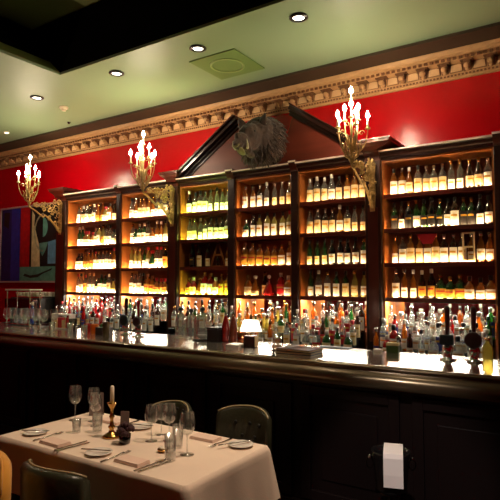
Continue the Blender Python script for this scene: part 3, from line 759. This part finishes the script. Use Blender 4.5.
# ------------------------------------------------------------------ girandoles
def spiral(cx, cz, r0, turns, a0, sgn, n=18, grow=.15):
    return [(cx + r0*(1-(1-grow)*k/n)*math.cos(a0+sgn*turns*2*PI*k/n), cz + r0*(1-(1-grow)*k/n)*math.sin(a0+sgn*turns*2*PI*k/n)) for k in range(n+1)]
def girandole(x, ypier, label, first=[None]):
    if first[0] is not None: return dup(first[0], (x, ypier, 2.56), 0, label, None)
    t = thing('candelabra_sconce', label, 'wall light', (x, ypier, 2.56), 0, 'gilded candelabra sconces')
    L = .54     # reach into the room, -Y
    Zt = .21
    # bracket: back plate, S arm, scrolled filigree
    m = MB(); m.prism([(-.025, -.18), (.025, -.18), (.035, 0), (.03, .2), (.04, .32), (0, .37), (-.04, .32), (-.03, .2), (-.035, 0)], -.018, -.001, 'y'); m.build('back_plate', M['gilt'], t)
    arm = []
    for k in range(25):
        u = k/24; arm.append((0, -.02-L*u, -.14 + .30*(1-(1-u)**2.4) - .05*math.sin(u*PI)**2*(u > .5) + .04*u**4))
    arm[-1] = (0, -L-.02, Zt); MB().tube(arm, [.017-.006*k/24 for k in range(25)], 8).build('arm', M['gilt'], t)
    f = MB(); RR = random.Random(3)
    spec = [(-.07, .22, .062), (-.175, .255, .052), (-.265, .26, .045), (-.345, .26, .038), (-.42, .25, .032), (-.06, .11, .05), (-.05, .325, .04), (-.14, .165, .042),
            (-.10, -.01, .034), (-.19, .07, .030), (-.03, .02, .03), (-.48, .235, .025), (-.12, .33, .03), (-.22, .19, .035), (-.30, .195, .03), (-.05, -.08, .028)]
    for q, (yy, zz, rr) in enumerate(spec):
        xo = RR.uniform(-.03, .03)
        sp = spiral(yy, zz, rr, 1.4, RR.uniform(0, 6), 1 if q % 2 else -1)
        f.tube([(xo, a, b) for a, b in sp], [.0085-.005*k/18 for k in range(19)], 5)
        for z_ in range(7):
            a = RR.uniform(0, 2*PI); d = Vector((RR.uniform(-.5, .5), math.cos(a), math.sin(a)))
            f.sphere(Vector((xo, yy, zz)) + d*rr*1.0, (.010, .010, .017), 6, Matrix.Rotation(a, 3, 'X'))
    f.build('filigree', M['gilt'], t)
    # cluster
    cy = -L-.02
    s = MB(); s.lathe([(.010, Zt-.01), (.014, Zt+.02), (.03, Zt+.05), (.018, Zt+.075), (.012, Zt+.11), (.026, Zt+.15), (.032, Zt+.19), (.016, Zt+.22), (.009, Zt+.26), (.014, Zt+.36), (.018, Zt+.40), (.008, Zt+.44), (.010, Zt+.60)], 14, (0, cy, 0))
    s.build('stem', M['gilt'], t)
    lf = MB()
    for k in range(10):
        a = 2*PI*k/10; ca, sa = math.cos(a), math.sin(a)
        pts = [(ca*r_, cy+sa*r_, Zt+z_) for r_, z_ in ((.02, .06), (.06, .09), (.085, .15), (.075, .20), (.095, .23))]
        lf.tube(pts, [.006, .008, .008, .006, .002], 5)
        pts = [(ca*r_, cy+sa*r_, Zt+z_) for r_, z_ in ((.015, .18), (.04, .22), (.05, .28), (.065, .30))]
        lf.tube(pts, [.007, .010, .008, .002], 5)
    lf.build('leaf_cup', M['gilt'], t)
    cand = [(0, .0, .60)] + [(2*PI*k/5+.35, .155, .345) for k in range(5)] + [(2*PI*k/3+.9, .075, .445) for k in range(3)]
    for q, (a, r_, z_) in enumerate(cand):
        ca, sa = math.cos(a), math.sin(a)
        if q:
            z0 = .12 if r_ > .1 else .24
            pts = []
            for k in range(13):
                u = k/12; rr = r_*(1-(1-u)**1.6); zz = z0 + (z_-z0)*u - .075*math.sin(u*PI)
                pts.append((ca*rr, cy+sa*rr, Zt+zz))
            pts[-1] = (ca*r_, cy+sa*r_, Zt+z_)
            am = MB().tube(pts, .0055, 6)
            sp = spiral(r_*.62, z_-.035, .03, 1.1, 0, 1, 12)
            am.tube([(ca*a_, cy+sa*a_, Zt+b_) for a_, b_ in sp], .0035, 4)
            am.build('candle_arm', M['gilt'], t)
        cx_, cyy, cz_ = ca*r_, cy+sa*r_, Zt+z_
        cp = MB().lathe([(.006, -.004), (.026, .004), (.028, .010), (.014, .012), (.014, .022)], 12, (cx_, cyy, cz_)).build('candle_cup', M['gilt'], t)
        MB().lathe([(.0095, .0225), (.0095, .105)], 10, (cx_, cyy, cz_)).build('candle', M['candle'], cp)
        MB().lathe([(.007, .106), (.018, .124), (.018, .142), (.009, .162), (.001, .180)], 10, (cx_, cyy, cz_)).build('bulb', M['flame'], cp)
    first[0] = t; return t
girandole(-7.09, 5.35, 'gilded candelabra sconce on the leftmost pilaster, beside the painting')
girandole(-4.745, 5.35, 'gilded candelabra sconce left of the pediment, on the second wide pilaster')
girandole(-1.955, 5.35, 'gilded candelabra sconce right of the animal head, nearest the camera')

# ------------------------------------------------------------------ mounted head
t = thing('animal_head_mount', 'shaggy dark brown boar head trophy mounted in the broken pediment', 'trophy', (-3.25, 5.398, 3.285))
HEAD = t
MB().prism([(-.15, -.20), (0, -.27), (.15, -.20), (.19, 0), (.17, .16), (0, .22), (-.17, .16), (-.19, 0)], -.028, -.002, 'y').build('plaque', M['wooddark'], t, bevel=.006)
hb = MB()
rot = lambda a: Matrix.Rotation(a, 3, 'X')
hb.sphere((0, -.12, .02), (.24, .16, .25), 20)
hb.sphere((.02, -.24, .04), (.20, .16, .21), 20)
hb.sphere((0, -.38, 0), (.12, .16, .135), 20, rot(-.3))
hb.sphere((0, -.51, -.08), (.07, .15, .07), 18, rot(-.35))
hb.sphere((0, -.62, -.13), (.05, .07, .048), 16, rot(-.35))
hb.sphere((0, -.46, -.155), (.06, .13, .035), 16, rot(-.45))
head = hb.build('head', M['fur'], t)
rm = head.modifiers.new('remesh', 'REMESH'); rm.mode = 'VOXEL'; rm.voxel_size = .014; rm.use_smooth_shade = True
tx = bpy.data.textures.new('furnoise', 'CLOUDS'); tx.noise_scale = .05
dm = head.modifiers.new('disp', 'DISPLACE'); dm.texture = tx; dm.strength = .035; dm.mid_level = .5
fu = MB(); RF = random.Random(5)
for k in range(1300):
    a = RF.uniform(0, 2*PI); ph = RF.uniform(-.95, 1)
    d = Vector((math.cos(a)*math.sqrt(1-ph*ph), -abs(math.sin(a))*math.sqrt(1-ph*ph)*.9, ph))
    c0 = Vector((0, -.16, .03)); base = c0 + Vector((d.x*.225, d.y*.20, d.z*.23))
    if base.y < -.30 and abs(base.x) < .11: continue
    fl = (d*.5 + Vector((RF.uniform(-.3, .3), .35, -.55))).normalized()
    ln = RF.uniform(.06, .13)
    p1 = base + d*.012 + fl*ln*.5; p2 = p1 + (fl + Vector((0, .15, -.35))).normalized()*ln*.5
    fu.tube([base-d*.01, p1, p2], [.011, .009, .001], 4)
fo = fu.build('mane', M['fur'], t); fo['kind'] = 'stuff'; fo['label'] = 'shaggy dark mane'
MB().sphere((0, -.655, -.135), (.042, .018, .040), 14, rot(-.35)).build('snout_disc', M['fur2'], t)
MB().sphere((0, -.575, -.185), (.045, .07, .016), 12, rot(-.5)).build('lower_lip', M['fur2'], t)
for sx in (-1, 1):
    e = MB().lathe([(.045, 0), (.05, .03), (.035, .075), (.004, .12)], 10, (0, 0, 0)); 
    eo = e.build('ear', M['fur'], t, (sx*.12, -.34, .13)); eo.rotation_euler = (.25, sx*.45, 0); eo.scale = (1, .5, 1)
    e = MB().tube([(sx*.045, 0, .02), (sx*.03, -.005, .07), (0, 0, .115), (-sx*.03, -.005, .07), (-sx*.045, 0, .02)], .005, 5).build('ear_rim', M['bone'], eo)
    MB().tube([(sx*.05, -.52, -.15), (sx*.078, -.56, -.155), (sx*.092, -.585, -.125), (sx*.085, -.59, -.075)], [.013, .012, .009, .002], 8).build('tusk', M['bone'], t)
    MB().sphere((sx*.095, -.455, .035), .014, 10).build('eye', M['plastic'], t)

HEAD.scale = (1.08, 1.08, 1.08)
# ------------------------------------------------------------------ dining table
TX0, TX1, TY0, TY1, TZ = -2.95, -1.543, 1.838, 2.53, .75
tcx, tcy = (TX0+TX1)/2, (TY0+TY1)/2
t = thing('dining_table', 'rectangular dining table hidden under the white cloth', 'table', (tcx, tcy, 0))
hw, hd = (TX1-TX0)/2-.012, (TY1-TY0)/2-.012
MB().box(-hw, hw, -hd, hd, .715, .743).build('tabletop', M['wooddark'], t)
for sx in (-1, 1):
    for sy in (-1, 1): MB().box(sx*(hw-.06)-.03, sx*(hw-.06)+.03, sy*(hd-.06)-.03, sy*(hd-.06)+.03, 0, .715).build('leg', M['wooddark'], t)
# cloth: top + falling sides with folds, flaring outwards
cl = MB(); W2, D2 = (TX1-TX0)/2, (TY1-TY0)/2
def perim(u):
    P = 4*(W2+D2); s = (u % 1)*P
    for (ax_, ay, bx_, by) in ((-W2, -D2, W2, -D2), (W2, -D2, W2, D2), (W2, D2, -W2, D2), (-W2, D2, -W2, -D2)):
        L = abs(bx_-ax_)+abs(by-ay)
        if s <= L: k = s/L; return Vector((ax_+(bx_-ax_)*k, ay+(by-ay)*k)), k, L
        s -= L
    return Vector((-W2, -D2)), 0, 2*W2
NU, NV = 240, 10
rings = []
for j in range(NV+1):
    v = j/NV; ring = []
    for i in range(NU):
        p, k, L = perim(i/NU)
        z = TZ - .285*v
        nx = 1 if abs(p.x - W2) < 1e-6 else -1 if abs(p.x + W2) < 1e-6 else 0
        ny = 1 if abs(p.y - D2) < 1e-6 else -1 if abs(p.y + D2) < 1e-6 else 0
        n = Vector((nx, ny)); cd = min(k, 1-k)*L
        fl = .01 + .035*math.exp(-cd/.09)
        wv = .008*math.sin(i/NU*2*PI*9+.6)+.005*math.sin(i/NU*2*PI*21)
        off = v*(fl + wv*min(1, cd/.08)) 
        r_ = .008 if j else 0
        q = p + n*(off + (r_ if j else -.0))
        ring.append(cl.bm.verts.new((q.x, q.y, z if j else TZ)))
    rings.append(ring)
inner = [cl.bm.verts.new((p.x*.985, p.y*.985, TZ+.0)) for p in (perim(i/NU)[0] for i in range(NU))]
fs = []
for a, b in zip(rings, rings[1:]):
    for i in range(NU): fs.append(cl.bm.faces.new((a[i], b[i], b[(i+1)%NU], a[(i+1)%NU])))
for i in range(NU): fs.append(cl.bm.faces.new((inner[i], rings[0][i], rings[0][(i+1)%NU], inner[(i+1)%NU])))
cl._tag(fs, True); fs = [cl.bm.faces.new(inner)]; cl._tag(fs)
tag(cl.build('tablecloth', M['cloth'], None, (tcx, tcy, 0)), 'white linen tablecloth falling in folds from the dining table', 'tablecloth')
T0 = TZ + .0015

# place settings
def plate(x, y, label, r=.07):
    t = tag(MB().lathe([(.001, .002), (r*.6, .002), (r*.95, .010), (r, .012), (r*.96, .014), (r*.62, .0065), (.001, .0065)], 32, caps=False).build('side_plate', M['china'], None, (x, y, T0)), label, 'plate', 'bread plates on the dining table')
def knife(x, y, z, rz, label, tilt=0, l=.21):
    t = thing('table_knife', label, 'knife', (x, y, z), rz, 'knives on the dining table')
    MB().box(-l/2, 0, -.006, .006, 0, .005).build('handle', M['steel'], t, bevel=.002)
    MB().prism([(0, -.007), (l*.42, -.009), (l*.5, .004), (l*.4, .008), (0, .006)], .001, .003, 'z').build('blade', M['steel'], t)
    t.rotation_euler = (0, tilt, rz); return t
def fork(x, y, z, rz, label, l=.2):
    t = thing('table_fork', label, 'fork', (x, y, z), rz, 'forks on the dining table')
    MB().tube([(-l/2, 0, .004), (-l*.1, 0, .003), (l*.2, 0, .008), (l*.28, 0, .006)], [.005, .003, .003, .006], 6).build('handle', M['steel'], t)
    for k in range(4): MB().tube([(l*.27, -.009+.006*k, .006), (l*.36, -.010+.0066*k, .002), (l*.5, -.010+.0066*k, .006)], .0015, 4).build('tine', M['steel'], t)
    return t
def folded(x, y, rz, label, w=.085, d=.045):
    t = thing('folded_napkin', label, 'napkin', (x, y, T0), rz, 'folded napkins on the dining table')
    for k in range(3):
        MB().box(-w+.002*k, w-.002*k, -d+.002*k, d-.002*k, .005*k, .005*k+.0046).build('fold', M['linen'], t, bevel=.002)
plate(-2.80, 1.97, 'bread plate at the left end of the table')
plate(-2.20, 1.925, 'bread plate on the near side of the table, left of the candlestick')
plate(-2.37, 2.40, 'bread plate on the far side, behind the dark roses')
plate(-1.655, 2.44, 'bread plate at the far right corner of the table')
folded(-2.545, 1.915, -.02, 'folded napkin on the near side, left place setting')
folded(-1.965, 1.93, .0, 'folded napkin on the near side, right place setting')
folded(-1.90, 2.44, .0, 'folded napkin on the far side, right place setting')
folded(-2.62, 2.40, .0, 'folded napkin on the far side, left place setting')
knife(-2.22, 1.925, T0+.016, .4, 'knife resting on the near bread plate', l=.17)
knife(-1.68, 2.42, T0+.016, 1.05, 'knife resting across the far right bread plate', l=.2)
knife(-2.37, 2.40, T0+.016, .3, 'knife resting on the plate behind the roses', l=.17)
knife(-2.80, 1.97, T0+.016, .5, 'knife resting on the leftmost bread plate', l=.17)
knife(-2.405, 1.93, T0, 1.45, 'knife right of the left near napkin'); knife(-1.825, 1.95, T0, 1.45, 'outer knife right of the right near napkin')
fork(-2.68, 1.97, T0, 1.6, 'fork left of the left near napkin'); fork(-2.09, 1.94, T0, 1.6, 'fork left of the right near napkin')
knife(-1.855, 1.95, T0, 1.5, 'inner knife right of the right near napkin'); fork(-1.775, 2.42, T0, -1.6, 'fork right of the far right napkin'); 
knife(-2.435, 1.94, T0, 1.5, 'inner knife right of the left near napkin'); fork(-2.50, 2.41, T0, -1.6, 'fork right of the far left napkin')
for k, (x, y, l, s) in enumerate(((-2.86, 2.30, 'leftmost wine glass, back left of the table', 1.1), (-2.74, 2.35, 'wine glass second from the left at the back of the table', 1.05),
        (-2.64, 2.28, 'wine glass between the leftmost pair and the candlestick', .95),
        (-2.13, 2.24, 'wine glass right of the dark roses', 1.0), (-2.05, 2.30, 'tall wine glass in the middle of the right group', 1.03), (-1.81, 2.17, 'rightmost wine glass, nearest the table corner', 1.08), (-2.165, 2.36, 'wine glass furthest back in the right group', .9))):
    wineglass(x, y, T0, l, s, 'wine glasses on the dining table')
lowball(-1.82, 2.05, T0, 'tall water tumbler at the front of the right glass group', .03, .13, g='water tumblers on the table')
lowball(-1.93, 2.235, T0, 'water tumbler behind the butter dish', .03, .12, g='water tumblers on the table')
lowball(-2.52, 2.19, T0, 'water tumbler left of the candlestick', .03, .11, g='water tumblers on the table')
lowball(-2.62, 2.12, T0, 'small glass among the left glasses, nearest the camera', .026, .08, g='water tumblers on the table')
t = thing('butter_dish', 'small brass-rimmed butter dish among the right-hand glasses', 'dish', (-1.945, 2.135, T0))
MB().lathe([(.024, 0), (.03, .012), (.03, .016), (.001, .014)], 18).build('dish', M['brass'], t)
MB().lathe([(.02, .0155), (.018, .024), (.001, .025)], 14).build('butter', M['candle'], t)
t = thing('candlestick', 'brass candlestick holding a cream candle on the dining table', 'candlestick', (-2.375, 2.17, T0))
MB().lathe([(.05, 0), (.052, .008), (.035, .018), (.018, .03), (.012, .045), (.022, .058), (.012, .07), (.009, .10), (.016, .118), (.01, .13), (.009, .16), (.018, .175), (.026, .19), (.03, .195), (.012, .197)], 20).build('stick', M['brass'], t)
MB().lathe([(.0115, .1975), (.0115, .285), (.007, .292), (.001, .293)], 12).build('candle', M['candle'], t)
t = thing('rose_posy', 'dark burgundy rose posy in a small glass, right of the candlestick', 'flowers', (-2.225, 2.13, T0))
MB().lathe([(.028, 0), (.03, .004), (.034, .05), (.031, .05), (.026, .008), (.001, .008)], 16, caps=False).build('vase', GL['black'], t)
rose = pmat('burgundy_petals', srgb(52, 14, 18), .7, noise=.4, nscale=30)
RP = random.Random(2)
for k, (a, b, z) in enumerate(((0, 0, .105), (.03, .01, .085), (-.03, .005, .085), (.0, -.03, .08), (.01, .03, .085), (.022, -.022, .062), (-.022, -.022, .06))):
    f = MB()
    for q in range(9):
        an = q*2.4; rr = .003+.0017*q; 
        f.sphere((a+math.cos(an)*rr, b+math.sin(an)*rr, z-.001*q), (.011, .011, .013), 6)
    f.build('rose', rose, t)
mn = pmat('smoke_grey_card', srgb(120, 104, 96), .5)
for k, (x, y, l) in enumerate(((-2.84, 2.46, 'grey menu card standing at the back left of the table'), (-2.30, 2.20, 'small grey card standing behind the dark roses'))):
    t = thing('menu_card', l, 'menu card', (x, y, T0), .5, 'standing menu cards')
    h_ = .15 if k == 0 else .15; w_ = .045 if k == 0 else .024
    MB().prism([(-.02, 0), (-.018, 0), (.001, h_), (-.001, h_)], -w_, w_, 'x').build('front_leaf', mn, t)
    MB().prism([(.02, 0), (.018, 0), (.0012, h_-.002), (.003, h_-.002)], -w_, w_, 'x').build('back_leaf', mn, t)

# ------------------------------------------------------------------ chairs
def chair(x, y, rz, label, mat, top=.84, w=.25, tufts=True, piping=None, rc=.015):
    """seat faces local -Y; the backrest stands at +Y"""
    t = thing('dining_chair', label, 'chair', (x, y, 0), rz, 'upholstered dining chairs')
    MB().box(-w+.01, w-.01, -.26, .17, .35, .445).build('seat', mat, t, bevel=.03)
    b = MB(); n = 16; secs = []
    for i in range(n+1):
        u = i/n*2-1; xx = u*w; yy = .235 - .10*u*u - (.06 if abs(u) > .9 else 0)*0
        hz = top - .02*u*u - rc*abs(u)**7
        secs.append([(xx, yy-.035, .40), (xx, yy-.045, .62), (xx, yy-.03, hz-.02), (xx, yy-.01, hz), (xx, yy+.02, hz), (xx, yy+.035, hz-.02), (xx, yy+.03, .62), (xx, yy+.02, .40)])
    V = [[b.bm.verts.new(p) for p in s] for s in secs]; fs = []
    for i in range(n):
        for j in range(8): fs.append(b.bm.faces.new((V[i][j], V[i+1][j], V[i+1][(j+1)%8], V[i][(j+1)%8])))
    fs.append(b.bm.faces.new(V[0])); fs.append(b.bm.faces.new(V[-1][::-1])); b._tag(fs, True)
    b.build('backrest', mat, t)
    p = []
    for i in range(n+1):
        u = i/n*2-1; p.append((u*w, .235-.10*u*u-.012, top-.02*u*u-rc*abs(u)**7-.004))
    MB().tube([(q[0], q[1], q[2]+.004) for q in p], .006, 6).build('piping', piping or mat, t)
    if tufts:
        for (u, z) in ((-.45, .74), (.05, .74), (.5, .74), (-.22, .66), (.28, .66), (-.45, .58), (.05, .58), (.5, .58)):
            MB().sphere((u*w, .235-.1*u*u-.043+(.74-z)*-.06, z), (.012, .008, .012), 8).build('button', M['plastic'], t)
    for sx in (-1, 1):
        for (yy, tz) in ((-.22, .36), (.17, .36)):
            MB().tube([(sx*(w-.05), yy, .36), (sx*(w-.035), yy*1.08, 0.003)], [.02, .012], 6).build('leg', M['wooddark'], t)
    return t
chair(-1.905, 2.70, 0, 'dark green buttoned leather chair at the far right of the table', M['leather'], .84, .19, True, M['leathertop'])
chair(-2.55, 2.74, 0, 'dark green leather chair behind the right-hand wine glasses', M['leather'], .785, .17, True, M['leathertop'])
chair(-2.10, 1.72, PI, 'dark leather chair with a highlight painted on its piping on the near side of the table', M['leather'], .825, .20, True, M['leathertop'])
chair(-2.28, 1.15, 0, 'mustard yellow upholstered chair at the bottom left corner', M['mustard'], .90, .25, False, M['mustard'], .09)

# ------------------------------------------------------------------ wine cooler on a stand
t = thing('wine_cooler_stand', 'dark steel wine bucket on a pedestal stand in front of the bar', 'wine cooler', (-.97, 2.88, 0))
MB().lathe([(.13, 0), (.13, .012), (.03, .03), (.014, .05), (.012, .45), (.03, .5), (.085, .515)], 28).build('stand', M['darksteel'], t)
MB().lathe([(.07, .516), (.082, .53), (.098, .70), (.106, .725), (.106, .732), (.098, .732), (.093, .70), (.076, .535), (.001, .53)], 32, caps=False).build('bucket', M['bucket'], t)
for sx in (-1, 1):
    MB().sphere((sx*.112, 0, .69), .012, 10).build('handle_knob', M['chrome'], t)
    MB().tube([(sx*(.112+.018*math.sin(k*PI/6)), 0, .66-.03*math.cos(k*PI/6)) for k in range(13)], .0025, 6).build('ring_handle', M['darksteel'], t)
t.rotation_euler = (0, 0, .4)
nk_ = MB()
path = [(-.105, .60), (-.112, .66), (-.116, .72), (-.112, .742), (-.09, .748), (0.0, .755), (.03, .752), (.05, .748)]
path = [(-.112, .575), (-.119, .64), (-.119, .725), (-.110, .744), (-.06, .752), (.0, .754), (.05, .752)]
V = [[nk_.bm.verts.new((xx, yy, zz)) for xx in (-.050, -.02, .02, .050)] for yy, zz in path]
nk_._tag([nk_.bm.faces.new((V[i][j], V[i+1][j], V[i+1][j+1], V[i][j+1])) for i in range(len(path)-1) for j in range(3)])
o = nk_.build('folded_napkin', M['linenwhite'], None, (-.955, 2.88, 0), .3)
sm = o.modifiers.new('thick', 'SOLIDIFY'); sm.thickness = .008; sm.offset = 0
tag(o, 'white napkin draped over the wine bucket in front of the bar', 'napkin')

# ------------------------------------------------------------------ lights
def spot(x, y, z, e, size, col=(1, .8, .58), tgt=None, blend=.6, rad=.05):
    l = bpy.data.lights.new('spot', 'SPOT'); l.energy = e; l.spot_size = math.radians(size); l.spot_blend = blend; l.color = col; l.shadow_soft_size = rad
    o = bpy.data.objects.new('spot_lamp', l); C.objects.link(o); o.location = (x, y, z)
    d = Vector(tgt or (x, y, 0)) - Vector((x, y, z)); o.rotation_euler = d.to_track_quat('-Z', 'Y').to_euler(); return o
for x in (-6.06, -4.57, -3.37, -2.20): spot(x, 4.17, ZC-.03, 40, 70)
spot(-.75, 2.75, 4.6, 380, 36, (1, .74, .54), (-2.25, 2.2, .75))
for x in (-5.2, -3.55, -1.9, -.3): spot(max(x, -5.0), 2.7, 4.66, 30, 60, (1, .8, .6), (x, 3.3, 1.1))  # added spots without fixtures, brighten the front edge of the bar
spot(.1, -1.0, 4.6, 620, 14, (1, .88, .8), (-.95, 2.85, .68))  # added front light without a fixture, brightens the napkin on the bucket
spot(-6.6, 2.6, 1.6, 90, 80, (1, .6, .48), (-5.9, 3.6, 4.05))  # added unseen uplight, warms the left part of the ceiling
w = bpy.data.worlds.new('world'); scene.world = w; w.use_nodes = True
w.node_tree.nodes['Background'].inputs[0].default_value = (1, .8, .6, 1); w.node_tree.nodes['Background'].inputs[1].default_value = .0

# ------------------------------------------------------------------ camera
cam = bpy.data.cameras.new('camera'); co = bpy.data.objects.new('camera', cam); C.objects.link(co)
cam.sensor_width = 36; cam.sensor_fit = 'HORIZONTAL'; cam.lens = 36*530/500
pt = math.atan(31/530); yw = math.radians(33.2)
co.location = (0, 0, 1.65); co.rotation_euler = (PI/2+pt, 0, yw)
cam.clip_start = .05
scene.camera = co
scene.view_settings.view_transform = 'Standard'; scene.view_settings.look = 'None'
scene.view_settings.exposure = .1; scene.view_settings.gamma = 1; scene.view_settings.use_curve_mapping = False
scene.cycles.transparent_max_bounces = 32
scene.cycles.max_bounces = 8
scene.cycles.sample_clamp_indirect = 4
scene.cycles.use_denoising = True
